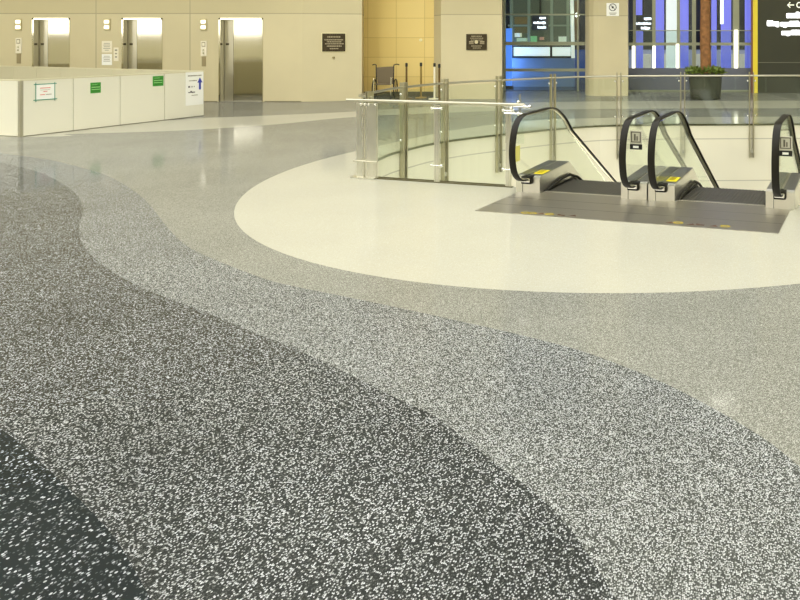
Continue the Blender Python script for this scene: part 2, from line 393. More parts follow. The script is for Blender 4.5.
# ------------------------------------------------------------------ elevator doors
def stripe(bm, *a, **k): box(bm, *a, **k)
for i, (a, b) in enumerate(dx):
    root = empty('door_%d' % (i+1), ((a+b)/2, WY, 0)); tag(root, kind='structure')
    w = (b-a)/2
    bm = BM()
    box(bm, -w, -w+.05, -.02, DEP, 0, DH); box(bm, w-.03, w, -.02, DEP, 0, DH); box(bm, -w, w, -.02, DEP, DH-.05, DH)
    link('door_frame', bm, M_door, root)
    xm_ = -w+.05+.30
    bm = BM(); box(bm, xm_+.006, w-.03, DEP-.03, DEP+.01, 0.005, DH-.05); link('door_leaf', bm, M_door, root)
    bm = BM(); box(bm, -w+.05, xm_+.02, DEP+.015, DEP+.05, 0.005, DH-.05); link('door_leaf', bm, M_door2, root)
    bm = BM(); box(bm, xm_-.014, xm_+.006, DEP-.02, DEP+.014, 0.005, DH-.05); link('edge_seal', bm, mat('edge seal', srgb(96, 88, 60), .5), root)
    bm = BM(); box(bm, -w+.05, w-.03, -.02, DEP, 0, .012); link('sill', bm, mat('sill', (.4, .38, .33, 1), .4, 1), root)
    bm = BM(); box(bm, -w+.10, -w+.19, DEP+.009, DEP+.015, 1.64, 1.70); link('door_sticker', bm, mat('door sticker', srgb(70, 64, 46), .4), root)

def hall_lantern(u, lab):
    r = empty('hall_lantern', (wx(u, WY), WY, wz(24.5, WY))); tag(r, lab, 'lantern', 'hall lanterns beside the elevators')
    bm = BM(); box(bm, -.09, .09, -.03, 0, -.17, .17, .008); link('backplate', bm, M_tan2 if False else mat('lantern plate', srgb(190, 180, 140), .35, .3), r)
    for s in (-1, 1):
        bm = BM(); box(bm, -.065, .065, -.05, -.03, s*.08-.045, s*.08+.045, .012); link('lens', bm, M_lamp, r)
hall_lantern(19, 'pair of lit square lantern lenses left of the leftmost elevator')
hall_lantern(107.5, 'pair of lit square lantern lenses left of the middle elevator')
hall_lantern(204, 'pair of lit square lantern lenses left of the rightmost elevator')
def call_panel(u, v0, v1, lab, dark=True):
    r = empty('call_panel', (wx(u, WY), WY, wz((v0+v1)/2, WY))); tag(r, lab, 'call panel', 'elevator call panels')
    h = (v1-v0)*WY/F/2; w = .085
    bm = BM(); box(bm, -w, w, -.02, 0, -h, h, .005); link('faceplate', bm, M_plastic, r)
    bm = BM(); box(bm, -w*.6, w*.6, -.025, -.02, h*.25, h*.85)
    link('pictogram', bm, mat('pictogram grey', srgb(150, 140, 110), .4), r)
    bm = BM(); box(bm, -w*.42, w*.42, -.028, -.025, h*.35, h*.75)
    link('pictogram_centre', bm, M_plastic, r)
    for k in (0, 1):
        bm = BM(); t = bmesh.new(); bmesh.ops.create_cone(t, cap_ends=True, segments=16, radius1=.025, radius2=.022, depth=.012)
        for v in t.verts: v.co = Vector((v.co.x, -.026+v.co.z, v.co.y-h*(.2+.42*k)))
        merge(bm, t); link('button', bm, M_chrome, r)
    if dark:
        bm = BM(); box(bm, -w*.7, w*.7, -.012, 0, -h-.3, -h-.02, .004); link('ashtray_plate', bm, mat('grey plate', srgb(160, 148, 115), .4, .5), r)
call_panel(19, 38, 53, 'ivory call panel with grey plate below, beside the leftmost elevator')
call_panel(204, 41, 56, 'ivory call panel with grey plate below, beside the rightmost elevator')

def flat_rect(bm, x0, x1, z0, z1, y=-.002, t=.002, mi=0): box(bm, x0, x1, y-t, y, z0, z1, mi=mi)
def notice(name, u0, u1, v0, v1, Y, m, lab, cat, lines=(), group=None, lm=None, thick=.006):
    x0, x1 = wx(u0, Y), wx(u1, Y); z0, z1 = wz(v1, Y), wz(v0, Y)
    r = empty(name, ((x0+x1)/2, Y-.001, (z0+z1)/2)); tag(r, lab, cat, group)
    w, h = (x1-x0)/2, (z1-z0)/2
    bm = BM(); box(bm, -w, w, -thick, 0, -h, h); link('panel', bm, m, r)
    if lines:
        bm = BM()
        for (cx_, cz, lw, lh) in lines: box(bm, (cx_-lw)*w, (cx_+lw)*w, -thick-.003, -thick, (cz-lh)*h, (cz+lh)*h)
        link('lettering', bm, lm or M_dark, r)
    return r, w, h
M_grey = mat('grey ink', srgb(150, 146, 128), .6)
ink = [(0, .6, .6, .05), (0, .3, .7, .05), (0, 0, .6, .05), (0, -.3, .7, .05), (0, -.6, .4, .05)]
notice('wall_notice', 102, 112, 41, 52.5, WY, M_plastic, 'square ivory wall notice, upper of two left of the middle elevator', 'notice', ink, lm=M_grey)
notice('wall_notice', 102, 112, 54, 65, WY, M_white, 'square white wall notice, lower of two left of the middle elevator', 'notice', ink[:4], lm=M_grey)
notice('call_panel', 113.8, 118.6, 47.5, 61, WY, M_plastic, 'narrow ivory call panel nearest the middle elevator', 'call panel', [(0, .6, .5, .12), (0, .1, .4, .1), (0, -.4, .4, .1)], lm=M_grey)

# plaques: dark bronze with raised lines of lettering (illegible at this distance in the photo)
M_bronze = mat('dark bronze', srgb(70, 60, 42), .35, .5, vary=.2, vscale=8); M_let = mat('plaque lettering', srgb(176, 166, 140), .35, .6)
def scribble(rows, seed):
    rnd = random.Random(seed); out = []
    for (cz, half, lh) in rows:
        x = -half
        while x < half:
            w = rnd.uniform(.03, .075); out.append((x+w, cz, w, lh)); x += 2*w+.035
    return out
yp = WY+.24
r, w, h = notice('bronze_plaque', 323.5, 344.5, 33.5, 51.5, yp, M_bronze, 'dark bronze plaque with pale frame left of the yellow stone wall', 'plaque',
    scribble([(.62, .55, .07), (.3, .8, .06), (.08, .6, .06), (-.14, .75, .06), (-.4, .6, .07), (-.68, .35, .06)], 1), 'bronze plaques', M_let, .03)
r.rotation_euler.z = math.atan2(.45, pR[0]-xe)
bm = BM(); 
for q in ((-w-.02, w+.02, h, h+.02), (-w-.02, w+.02, -h-.02, -h), (-w-.02, -w, -h, h), (w, w+.02, -h, h)): box(bm, q[0], q[1], -.02, 0, q[2], q[3])
link('frame', bm, mat('plaque edge', srgb(226, 218, 176), .3, .3), r)
r, w, h = notice('bronze_plaque', 466.5, 487, 34, 50, P1, M_bronze, 'dark bronze plaque with a round pale seal, right of the yellow stone wall', 'plaque',
    scribble([(.72, .5, .06), (.48, .6, .05), (.24, .55, .05), (-.5, .5, .06), (-.75, .35, .05)], 2)+[(-.5, .02, .22, .09), (.55, .02, .22, .09), (-.5, -.2, .22, .05), (.55, -.2, .22, .05)], 'bronze plaques', M_let, .03)
bm = BM(); t = bmesh.new(); bmesh.ops.create_cone(t, cap_ends=True, segments=20, radius1=.055, radius2=.05, depth=.012)
for v in t.verts: v.co = Vector((v.co.x, -.036+v.co.z, v.co.y))
merge(bm, t); link('seal', bm, mat('seal', srgb(220, 212, 180), .3, .6), r)
bm = BM(); tube(bm, [(0, 0, 0), (0, -.05, 0)], .03); o = link('wall_fitting', bm, mat('fitting', srgb(150, 138, 96), .4, .5))
o.location = (wx(334, yp), yp, wz(57.5, yp)); tag(o, 'small round brownish fitting on the tan wall below a bronze plaque', 'fitting')
bm = BM(); tube(bm, [(0, 0, 0), (0, -.04, 0)], .045, 14); o = link('wall_fitting', bm, mat('fitting pale', srgb(240, 232, 190), .4))
o.location = (wx(421, YW), YW, wz(40, YW)); tag(o, 'small round pale fitting on the yellow stone wall', 'fitting')

# no-smoking style sign on the right pillar
r, w, h = notice('prohibition_sign', 606.5, 619, 3, 16, P2, M_white, 'white square sign with a circle symbol high on the right pillar', 'sign',
    [(0, -.55, .6, .05), (0, -.75, .45, .05)], lm=M_grey)
bm = BM(); ring = [(.11*math.cos(t), -.012, .07+.11*math.sin(t)) for t in [2*math.pi*k/28 for k in range(28)]]
tube(bm, ring, .012, 6, closed=True); tube(bm, [(-.075, -.012, .145), (.075, -.012, -.005)], .009, 6); link('circle_symbol', bm, M_dark, r)
bm = BM(); tube(bm, [(0, -.006, .07), (0, -.014, .07)], .035, 14); link('dot', bm, M_black, r)

# ------------------------------------------------------------------ construction barricade
BC = Vector((-12.33, 13.08, 0)); BL = 3.72; BH = 1.065
br = empty('construction_barricade', BC, GROT); tag(br, 'cream laminate barricade enclosure standing in front of the elevators', 'barricade')
M_barin = M_barr
seams = [0, .90, 1.80, 2.76, BL]
for i in range(4):      # side facing right (local +x), running away
    bm = BM(); box(bm, -.05, 0, seams[i]+.006+(.03 if i == 0 else 0), seams[i+1]-.006, .012, BH-.02, .003); link('panel', bm, M_barr, br)
for i in range(8):      # front running left
    bm = BM(); box(bm, -.06-(i+1)*1.1+.006, -.06-i*1.1-.006, 0, .05, .012, BH-.02, .003); link('panel', bm, M_barr, br)
M_barin = mat('barricade inside', srgb(206, 201, 172), .45)
rdir = Vector((-.93, .37)).normalized(); la = math.atan2(rdir.y, rdir.x)-GROT; ru = Vector((math.cos(la), math.sin(la)))
for i in range(8):
    c = Vector((-.0, BL-.03))+ru*(.06+(i+.5)*1.1)
    bm = BM(); obox(bm, (c.x, c.y), ru, 1.088, .05, .012, BH-.02, .003); link('panel', bm, M_barin, br)
bm = BM(); box(bm, -.055, .004, -.004, .05, 0, BH-.02, .004); link('corner_post', bm, mat('post grey', srgb(176, 172, 150), .35, .4), br)
bm = BM(); box(bm, -.06, .006, -.006, BL+.006, BH-.022, BH+.004, .004); box(bm, -8.9, -.06, -.006, .056, BH-.022, BH+.004, .004); c = Vector((0, BL-.03))+ru*4.46; obox(bm, (c.x, c.y), ru, 8.9, .06, BH-.022, BH+.004, .004)
link('top_cap', bm, mat('cap', srgb(214, 209, 178), .35), br)
bm = BM(); box(bm, -.045, -.003, .05, BL, 0, .02); box(bm, -8.9, -.05, .006, .045, 0, .02); obox(bm, (c.x, c.y), ru, 8.8, .04, 0, .02)
link('base_channel', bm, mat('base channel', srgb(112, 106, 80), .4, .4), br)

def on_barr(u, v):
    """point of the barricade's right-hand face seen at pixel (u, v): (distance along, height)"""
    k = (u-CX)/F; t = (k*BC.y-BC.x)/(GB.x-k*GB.y); Y = BC.y+GB.y*t
    return t, wz(v, Y)
def barr_notice(name, u0, u1, vt, vb, m, lab, cat, parts, group=None):
    t0, _ = on_barr(u0, vt); t1, _ = on_barr(u1, vt); um = (u0+u1)/2
    _, z1 = on_barr(um, vt); _, z0 = on_barr(um, vb)
    P = BC+GB*((t0+t1)/2)+GA*.002; P.z = (z0+z1)/2
    r = empty(name, P, GROT+math.pi/2); tag(r, lab, cat, group)      # local x along the panel, local -y outwards
    w, h = (t1-t0)/2, (z1-z0)/2
    bm = BM(); box(bm, -w, w, -.005, 0, -h, h); link('sheet', bm, m, r)
    for nm, mm, lst in parts:
        bm = BM()
        for (a, b, c, d) in lst: box(bm, (a-c)*w, (a+c)*w, -.008, -.005, (b-d)*h, (b+d)*h)
        link(nm, bm, mm, r)
    return r, w, h
M_green = mat('green sheet', srgb(60, 150, 50), .5); M_lg = mat('pale green', srgb(170, 225, 150), .5)
M_teal = mat('teal tape', srgb(70, 150, 125), .5); M_red = mat('red ink', srgb(225, 140, 125), .5); M_blue = mat('blue ink', srgb(50, 62, 165), .5)
barr_notice('notice_sheet', 35.5, 54.5, 84, 99.5, M_white, 'white sheet with reddish text framed in teal tape on the barricade', 'notice',
    [('red_text', M_red, [(0, .5, .55, .05), (0, .05, .2, .05), (-.3, -.35, .25, .05)]), ('grey_text', M_grey, [(.35, -.35, .3, .04), (0, .25, .5, .02)]),
     ('tape', M_teal, [(0, 1, 1.2, .05), (0, -1, 1.25, .05), (-1, 0, .035, 1.25), (1, 0, .035, 1.2)])])
gp = [('pale_lines', M_lg, [(0, .12, .8, .06), (0, -.3, .8, .05), (-.2, .6, .5, .03)]), ('dark_lines', mat('dark green', srgb(38, 105, 36), .5), [(0, .4, .75, .05), (0, -.1, .75, .05), (0, -.62, .7, .06)])]
barr_notice('green_notice', 90.3, 100.6, 82.5, 93, M_green, 'green notice with pale lines on the second barricade panel, nearer the taped sheet', 'notice', gp, 'green notices on the barricade')
barr_notice('green_notice', 152.7, 163.2, 76, 86, M_green, 'green notice with pale lines on the third barricade panel, nearer the arrow sign', 'notice', gp, 'green notices on the barricade')
r, w, h = barr_notice('arrow_sign', 185.5, 203, 72, 105, M_white, 'white paper sign with a blue up arrow at the far end of the barricade', 'sign',
    [('text', M_grey, scribble([(.78, .75, .035)], 5)+scribble([(.48, .2, .03)], 6)+[(-.35, .48, .3, .02)]),
     ('dark_text', mat('dark ink', srgb(90, 88, 90), .5), [(-.62, .12, .1, .05), (-.3, .12, .05, .04), (-.05, .12, .04, .03), (-.62, -.22, .1, .03), (-.4, -.19, .09, .06), (-.2, -.22, .08, .045), (-.02, -.22, .06, .035)]),
     ('fine_text', M_grey, [(0, -.4, .35, .02)])])
bm = BM(); prism(bm, [(.5*w, -.08*h), (.72*w, -.08*h), (.72*w, .34*h), (.9*w, .34*h), (.61*w, .66*h), (.32*w, .34*h), (.5*w, .34*h)], -.009, -.005, 'y'); link('arrow', bm, M_blue, r)

# ------------------------------------------------------------------ landing plate
lp = empty('landing_plate', G(0, 0), GROT); tag(lp, 'brushed grey metal landing plate on the cream floor before the escalators', 'plate')
bm = BM(); box(bm, 0, 3.24, 0, .95, 0, .006); box(bm, .29, 1.30, .95, 1.05, 0, .006); box(bm, 1.96, 2.97, .95, 1.05, 0, .006); link('plate', bm, M_plate, lp)
bm = BM()
for y in (.34, .66): box(bm, .01, 3.23, y-.003, y+.003, .006, .0065)
link('joint', bm, mat('joint', srgb(70, 66, 56), .5), lp)
M_wy = mat('worn yellow', srgb(176, 158, 48), .5); M_wb = mat('worn brown', srgb(96, 66, 44), .5)
def marking(a, b, kind):
    r = empty('painted_marking', G(a, b), GROT); bm = BM()
    return bm
for (u, v, mm, q) in ((525, 213.6, M_wy, 0), (532, 214.0, M_wy, 1), (541, 214.2, M_wb, 2), (549, 215.0, M_wy, 3), (561, 215.8, M_wb, 4), (573, 216.3, M_wb, 2),
                      (670, 223.2, M_wb, 2), (678, 223.6, M_wy, 3), (691, 225.0, M_wb, 2), (700, 225.4, M_wb, 4), (714, 226.6, M_wb, 2), (725, 227.2, M_wy, 3)):
    P = Vector(fl(u, v)+(0,))-G0; a = P.dot(GA); b = P.dot(GB)+.01
    bm = BM()
    l, d = .044, .028      # worn stencilled glyphs: small open outlines
    k = .010
    if q in (0, 3, 1): tube(bm, [(a+l*math.cos(t), b+d*math.sin(t), .0065) for t in [math.pi*2*i/12 for i in range(12)]], 0, closed=True, prof=[(-k, 0), (k, 0), (k, .001), (-k, .001)])
    elif q == 2: prism(bm, [(a-l, b-d), (a+l, b-d), (a+l*.6, b-d*.3), (a+l*.3, b+d), (a-l*.2, b+d*.2)], .006, .0075)
    else: prism(bm, [(a-l, b-d*.6), (a+l, b-d), (a+l, b), (a, b+d*.2), (a-l, b+d)], .006, .0075)
    link('stencil_mark', bm, mm, lp)

# ------------------------------------------------------------------ escalators
def slope_z(b, off=0): # step line: flat then 30 deg down
    return off if b < 1.9 else off-(b-1.9)*.577
def esc_path_top(z=.955, bend=1.62, end=8.6):
    """handrail: down run, top bend, level, newel, return"""
    pts = []
    pts.append((end, z-.02-(end-bend)*.62))
    pts.append((bend+.55, z-.02-.55*.62))
    R = [(bend+.36, z-.185), (bend+.2, z-.085), (bend+.05, z-.02), (bend-.12, z+.005), (bend-.35, z), (bend-.6, z-.005), (.86, z-.01), (.74, z-.045), (.65, z-.13), (.6, z-.25), (.575, z-.4), (.585, z-.53), (.62, z-.64), (.69, z-.725), (.78, z-.775), (.88, z-.79), (.98, z-.785)]
    return pts, R
def handrail_curve():
    pts, R = esc_path_top()
    c = catmull([Vector((p[0], p[1])) for p in R], 4)
    return [Vector(pts[0])]+[Vector(pts[1])]+c
hc = handrail_curve()
def build_escalator(a_off, labels):
    root = empty('escalator', G(a_off, 0), GROT)
    tag(root, labels, 'escalator', 'escalators going down')
    W = .32; OP = 1.02; TOT = 2*W+OP
    for s, x0 in ((0, 0.0), (1, W+OP)):
        xi = x0+W if s == 0 else x0      # inner edge
        # deck box: plinth with sloping top, follows the run down
        prof = [(.95, .0), (.95, .185), (1.0, .20), (1.79, .235), (2.32, -.145), (8.6, -4.0), (8.6, -4.7), (2.3, -1.1), (1.06, -.9), (1.06, 0)]
        bm = BM(); prism(bm, prof, x0+.004, x0+W-.004, 'x')
        d = link('newel_base', bm, M_deck, root)
        # inner deck top: darker strip inside of the glass
        xa_, xb_ = (x0+.16, x0+W-.012) if s == 0 else (x0+.012, x0+.16)
        tp = [(1.0, .2005), (1.79, .2355), (2.32, -.1445), (8.5, -3.94), (8.5, -3.9), (2.325, -.135), (1.795, .2415), (1.0, .2065)]
        bm = BM(); prism(bm, tp, xa_, xb_, 'x'); link('inner_deck', bm, M_inner, root)
        xa2, xb2 = (x0+.012, x0+.13) if s == 0 else (x0+W-.13, x0+W-.012)
        bm = BM(); prism(bm, tp, xa2, xb2, 'x'); link('outer_deck', bm, M_inner if s == 0 else M_inner, root)
        # skirt and brush
        xs_ = xi+.002 if s == 0 else xi-.002
        sg = 1 if s == 0 else -1
        sk = [(1.06, -.25), (1.06, .015), (1.9, .015), (8.5, -3.78), (8.5, -4.2), (1.9, -.35)]
        bm = BM(); prism(bm, sk, min(xs_, xs_+sg*.012), max(xs_, xs_+sg*.012), 'x'); link('skirt', bm, M_dark, root)
        bm = BM(); tube(bm, [(xs_+sg*.02, 1.06, .0), (xs_+sg*.02, 1.25, .035), (xs_+sg*.02, 1.5, .07), (xs_+sg*.02, 1.75, .08), (xs_+sg*.02, 2.0, .0), (xs_+sg*.02, 8.4, -3.68)], .017, 6); link('skirt_brush', bm, M_black, root)
        # glass balustrade inside the handrail loop
        xm = x0+W/2
        loop = [Vector((p.x, p.y)) for p in hc]
        cen = Vector((1.5, .4))
        gl = []
        for i, q in enumerate(loop):
            tng = (loop[min(i+1, len(loop)-1)]-loop[max(i-1, 0)]).normalized(); nrm = Vector((tng.y, -tng.x))
            gl.append(q-nrm*.03 if False else q+Vector((-tng.y, tng.x))*.035)
        poly = [(q.x, q.y) for q in gl if not (q.y < .21 and q.x > .9)]
        poly += [(1.0, .21), (1.79, .24), (2.32, -.14), (8.6, -3.99)]
        bm = BM(); prism(bm, poly, xm-.006, xm+.006, 'x'); link('glass_balustrade', bm, M_eglass, root)
        # handrail: wide rubber strap, metal guide beneath
        P3 = [(xm, q.x, q.y) for q in hc]
        tube.side = Vector((1, 0, 0))
        hw = .04
        bm = BM(); tube(bm, P3, 0, prof=[(-hw, -.005), (-hw+.006, -.008), (hw-.006, -.008), (hw, -.005), (hw, .003), (hw-.012, .008), (-hw+.012, .008), (-hw, .003)])
        link('handrail', bm, M_rubber, root, True)
        P4 = [(xm, q.x+nx, q.y+nz) for q, nx, nz in [(q, 0, 0) for q in hc]]
        bm = BM()
        P4 = []
        for i, q in enumerate(hc):
            tng = (hc[min(i+1, len(hc)-1)]-hc[max(i-1, 0)]).normalized(); o2 = q+Vector((-tng.y, tng.x))*.014; P4.append((xm, o2.x, o2.y))
        tube(bm, P4[:-4], 0, prof=[(-.016, -.006), (.016, -.006), (.016, .006), (-.016, .006)])
        link('handrail_guide', bm, mat('handrail guide', (.5, .48, .36, 1), .4, 1), root)
        tube.side = None
        # handrail inlet: dark bristle boot where the strap enters the plinth
        bm = BM(); box(bm, xm-.07, xm+.07, .90, 1.06, .11, .205, .02); link('handrail_inlet', bm, M_rubber, root)
        bm = BM(); box(bm, xm-.055, xm+.055, .885, .905, .135, .185, .008); link('inlet_lip', bm, M_chrome, root)
        # seam down the plinth front
        bm = BM(); box(bm, x0+W/2-.07, x0+W/2-.066, .944, .951, .0, .19); link('panel_joint', bm, M_dark, root)
    # steps
    x0, x1 = W+.016, W+OP-.016
    z = -.004; b = 1.05
    for k in range(14):
        dz = 0 if k < 2 else .2309 if k > 2 else .12
        bm = BM(); z -= dz
        box(bm, x0, x1, b+.004, b+.4, z-.03, z-.006)
        box(bm, x0, x1, b+.385, b+.4, z-.26, z-.006)
        for q in range(24):
            xx = x0+(q+.5)*(x1-x0)/24; box(bm, xx-.011, xx+.011, b+.004, b+.4, z-.006, z)
        link('step', bm, M_step, root); b += .4
    bm = BM()
    for q in range(34): 
        xx = x0+(q+.5)*(x1-x0)/34; prism(bm, [(1.03, .006), (1.09, .0065), (1.03, .012)], xx-.008, xx+.008, 'x')
    link('comb', bm, M_deck, root)
    return root, W, OP
lblA = 'down escalator standing left, next to the glass railing end'
lblB = 'down escalator standing right, beside the right-hand end of the landing plate'
eA, W, OP = build_escalator(-.04, lblA)
eB, _, _ = build_escalator(1.63, lblB)
# stickers: things of the escalator's own skin -> its parts
for e in (eA, eB):
    bm = BM(); t = bmesh.new(); box(t, W*.56, W-.02, 1.06, 1.26, 0, .003)
    for v in t.verts: v.co.z += .2065+(v.co.y-1.0)*.0443
    merge(bm, t); o = link('caution_label', bm, M_yellow, e); o['label'] = 'yellow caution label'
    bm = BM()
    for yy in (1.11, 1.16, 1.21):
        box(bm, W*.62, W-.05, yy-.008, yy+.008, .2165+(yy-1)*.0443-.002, .2165+(yy-1)*.0443)
    link('label_text', bm, mat('label text', srgb(150, 130, 30), .5), e)
    xm = W+OP+W/2
    # small warning plate standing out from the right-hand glass
    bm = BM(); box(bm, xm+.006, xm+.15, .80, .81, .66, .81, .004); link('warning_plate', bm, mat('sticker grey', srgb(196, 194, 178), .4), e)
    bm = BM()
    for q in ((.02, .032, .68, .80), (.124, .136, .68, .80), (.032, .124, .79, .80), (.032, .124, .68, .69), (.055, .075, .70, .775), (.085, .10, .70, .75)): box(bm, xm+q[0], xm+q[1], .797, .80, q[2], q[3])
    link('pictogram', bm, mat('pictogram dark', srgb(96, 92, 80), .4), e)
    bm = BM(); box(bm, xm+.006, xm+.15, .798, .81, .60, .66, .003); link('warning_strip', bm, M_black, e)
    bm = BM(); box(bm, xm+.045, xm+.11, .795, .798, .618, .642); link('strip_text', bm, M_white, e)
bm = BM(); box(bm, W/2+.007, W/2+.011, .62, .74, .42, .6); o = link('glass_label', bm, mat('pale yellow label', srgb(222, 216, 120), .5), eA); o['label'] = 'pale yellow label on the glass'

# ------------------------------------------------------------------ railings
RH = 1.06
M_post = brushed('olive steel', (.52, .49, .36, 1), .32, amount=.04)
def post(parent, c, ax, z0=0, z1=1.0, double=True, w=.05, t=.014, gap=.05, m=None, name='post'):
    bm = BM(); n = Vector((-ax[1], ax[0]))
    if double:
        for s in (-1, 1): obox(bm, (c[0]+ax[0]*s*gap/2, c[1]+ax[1]*s*gap/2), n, w, t, z0, z1, .002)
    else: obox(bm, c, ax, w, t, z0, z1, .002)
    return link(name, bm, m or M_post, parent)
def bracket(parent, c, z, r=.022):
    bm = BM(); t = bmesh.new(); bmesh.ops.create_uvsphere(t, u_segments=12, v_segments=8, radius=r)
    for v in t.verts: v.co += Vector((c[0], c[1], z))
    merge(bm, t); link('glass_clamp', bm, M_chrome, parent, True)
def railing_near():
    a0_, a1_, bb = -2.55, -.12, 1.17
    r = empty('glass_railing', (0, 0, 0)); tag(r, 'short straight glass railing between the steel end posts and the left escalator', 'railing')
    ax = (GA.x, GA.y)
    bm = BM(); tube(bm, [G(a0_-.08, bb-.04, RH-.03), G(a1_+.1, bb-.04, RH-.03)], .019, 12); link('handrail', bm, M_rail, r, True)
    # end: two wide flat posts on a base plate
    for a, wd in ((-2.44, .12), (-2.27, .17)):
        bm = BM(); c = G(a, bb); obox(bm, (c.x, c.y), ax, wd, .03, .02, .99, .004); link('end_post', bm, M_steel, r)
    c = G(-2.37, bb); bm = BM(); obox(bm, (c.x, c.y), ax, .38, .12, 0, .022, .004); link('base_plate', bm, M_steel, r)
    bm = BM(); tube(bm, [G(-2.52, bb-.05, .23), G(-2.14, bb-.05, .23)], .012, 8); link('stay_rod', bm, M_rail, r)
    for a in (-2.42, -2.36, -2.30, -2.2): 
        c = G(a, bb-.02); bracket(r, (c.x, c.y), .975, .018)
    for a in (-1.28, -.26):
        c = G(a, bb); bm = BM(); obox(bm, (c.x, c.y), ax, .075, .02, 0, .99, .003); link('post', bm, M_steel, r)
        for z in (.22, .95):
            for s in (-1, 1):
                c2 = G(a+s*.07, bb-.012); bracket(r, (c2.x, c2.y), z, .02)
            bm = BM(); tube(bm, [G(a-.07, bb-.012, z), G(a+.07, bb-.012, z)], .009, 8); link('clamp_arm', bm, M_chrome, r)
    for (p, q) in ((-2.16, -1.325), (-1.235, -.31)):
        c = G((p+q)/2, bb); bm = BM(); obox(bm, (c.x, c.y), ax, q-p, .012, .03, .985); link('glass_panel', bm, M_glass, r)
        bm = BM(); obox(bm, (c.x, c.y), ax, q-p, .016, .018, .03); link('glass_shoe', bm, mat('shoe', srgb(104, 100, 74), .4, .5), r)
    c = G((-2.18-.22)/2, bb); bm = BM(); obox(bm, (c.x, c.y), ax, 2.0, .03, 0, .012); link('floor_rail', bm, mat('shoe', (1, 1, 1, 1)), r)
    # spider fitting joining the railing to the escalator side
    for dz in (0, .09):
        bm = BM(); tube(bm, [G(-.3, bb-.03, RH-.05-dz), G(.06, bb-.05, RH-.05-dz)], .011, 8); link('spider_arm', bm, M_chrome, r)
    for a, z in ((-.1, RH+.0), (-.02, RH-.05), (-.1, RH-.14), (.05, RH-.05), (-.2, RH-.08)):
        c = G(a, bb-.04); bracket(r, (c.x, c.y), z, .024)
    bm = BM(); tube(bm, [G(-.08, bb-.04, RH-.18), G(-.08, bb-.04, RH+.1)], .01, 8); link('spider_arm', bm, M_chrome, r)
    c = G(-.13, bb+.0); bm = BM(); obox(bm, (c.x, c.y), ax, .16, .012, .55, .9); link('glass_panel', bm, M_glass, r)
    bracket(r, (G(-.16, bb-.02).x, G(-.16, bb-.02).y), .72, .024); bracket(r, (G(-.16, bb-.02).x, G(-.16, bb-.02).y), .62, .024)
railing_near()

def railing_curve():
    r = empty('glass_railing', (0, 0, 0)); tag(r, 'long curved glass railing round the far side of the floor opening', 'railing')
    st = G(-2.47, 1.35)
    pts = [Vector((st.x, st.y, 0)), Vector((-4.56, 9.85, 0))]+[Vector((p.x, p.y, 0)) for p in curve]+[Vector((3.3, 14.6, 0)), Vector((3.9, 13.2, 0)), Vector((4.1, 11.2, 0)), Vector((3.9, 9.3, 0))]
    # inset toward the opening a little: rail is mounted on the fascia
    cen = Vector((-.3, 11.5, 0))
    pts = [p+(cen-p).normalized()*.05 for p in pts]
    bm = BM(); tube(bm, [p+Vector((0, 0, RH-.02)) for p in pts], .02, 10); link('handrail', bm, M_rail, r, True)
    # arc length table
    L = [0]
    for i in range(1, len(pts)): L.append(L[-1]+(pts[i]-pts[i-1]).length)
    def at(s):
        for i in range(1, len(pts)):
            if L[i] >= s:
                t = (s-L[i-1])/(L[i]-L[i-1]); return pts[i-1].lerp(pts[i], t), (pts[i]-pts[i-1]).normalized()
        return pts[-1], (pts[-1]-pts[-2]).normalized()
    def s_of(u):
        best = min(range(int(L[-1]*50)), key=lambda k: abs(CX+F*at(k/50)[0].x/at(k/50)[0].y-u)+(1000 if k/50 > L[len(pts)-4] else 0)+(1000 if k/50 < .9 else 0))
        return best/50
    ps = [.12]+[s_of(u) for u in (404, 445, 498.5, 553, 618.5, 682.5, 751)]
    ps += [ps[-1]+1.5, ps[-1]+3.0, ps[-1]+4.5, ps[-1]+6]
    ps = [s for s in ps if s < L[-1]-.05]
    for k, s in enumerate(ps):
        c, t = at(s)
        post(r, (c.x, c.y), (t.x, t.y), -.72 if k else 0, 1.12, True, .08, .022, .085)
        if k: bm = BM(); obox(bm, (c.x, c.y), (-t.y, t.x), .05, .1, -.62, -.55); link('fascia_bracket', bm, M_steel, r)
        for sg in (-1, 1):
            c2 = c+t*sg*.08; bracket(r, (c2.x, c2.y), .93, .02)
            c2 = c+t*sg*.08; bracket(r, (c2.x, c2.y), .18, .02)
    for k in range(len(ps)-1):
        s0, s1 = ps[k]+.06, ps[k+1]-.06
        n = max(2, int((s1-s0)/.15)); bm = BM(); row = []
        for i in range(n+1):
            c, t = at(s0+(s1-s0)*i/n); nr = Vector((-t.y, t.x, 0))*.006
            row.append([bm.verts.new((c+nr*a+Vector((0, 0, z)))) for a, z in ((-1, -.02), (1, -.02), (1, .99), (-1, .99))])
        for i in range(n):
            for j in range(4): bm.faces.new((row[i][j], row[i][(j+1) % 4], row[i+1][(j+1) % 4], row[i+1][j]))
        bm.faces.new(row[0]); bm.faces.new(row[-1])
        link('glass_panel', bm, M_glass, r)
railing_curve()
def railing_right():
    r = empty('glass_railing', (0, 0, 0)); tag(r, 'glass railing end at the right edge, beyond the right escalator', 'railing')
    ax = (GA.x, GA.y); bb = 1.17
    bm = BM(); tube(bm, [G(3.36, bb, RH-.03), G(5.6, bb, RH-.03)], .019, 12); link('handrail', bm, M_rail, r, True)
    for a in (3.42, 4.5, 5.55):
        c = G(a, bb); bm = BM(); obox(bm, (c.x, c.y), ax, .06, .02, 0, .99, .003); link('post', bm, M_steel, r)
    for p, q in ((3.47, 4.45), (4.55, 5.5)):
        c = G((p+q)/2, bb); bm = BM(); obox(bm, (c.x, c.y), ax, q-p, .012, .03, .985); link('glass_panel', bm, M_glass, r)
railing_right()

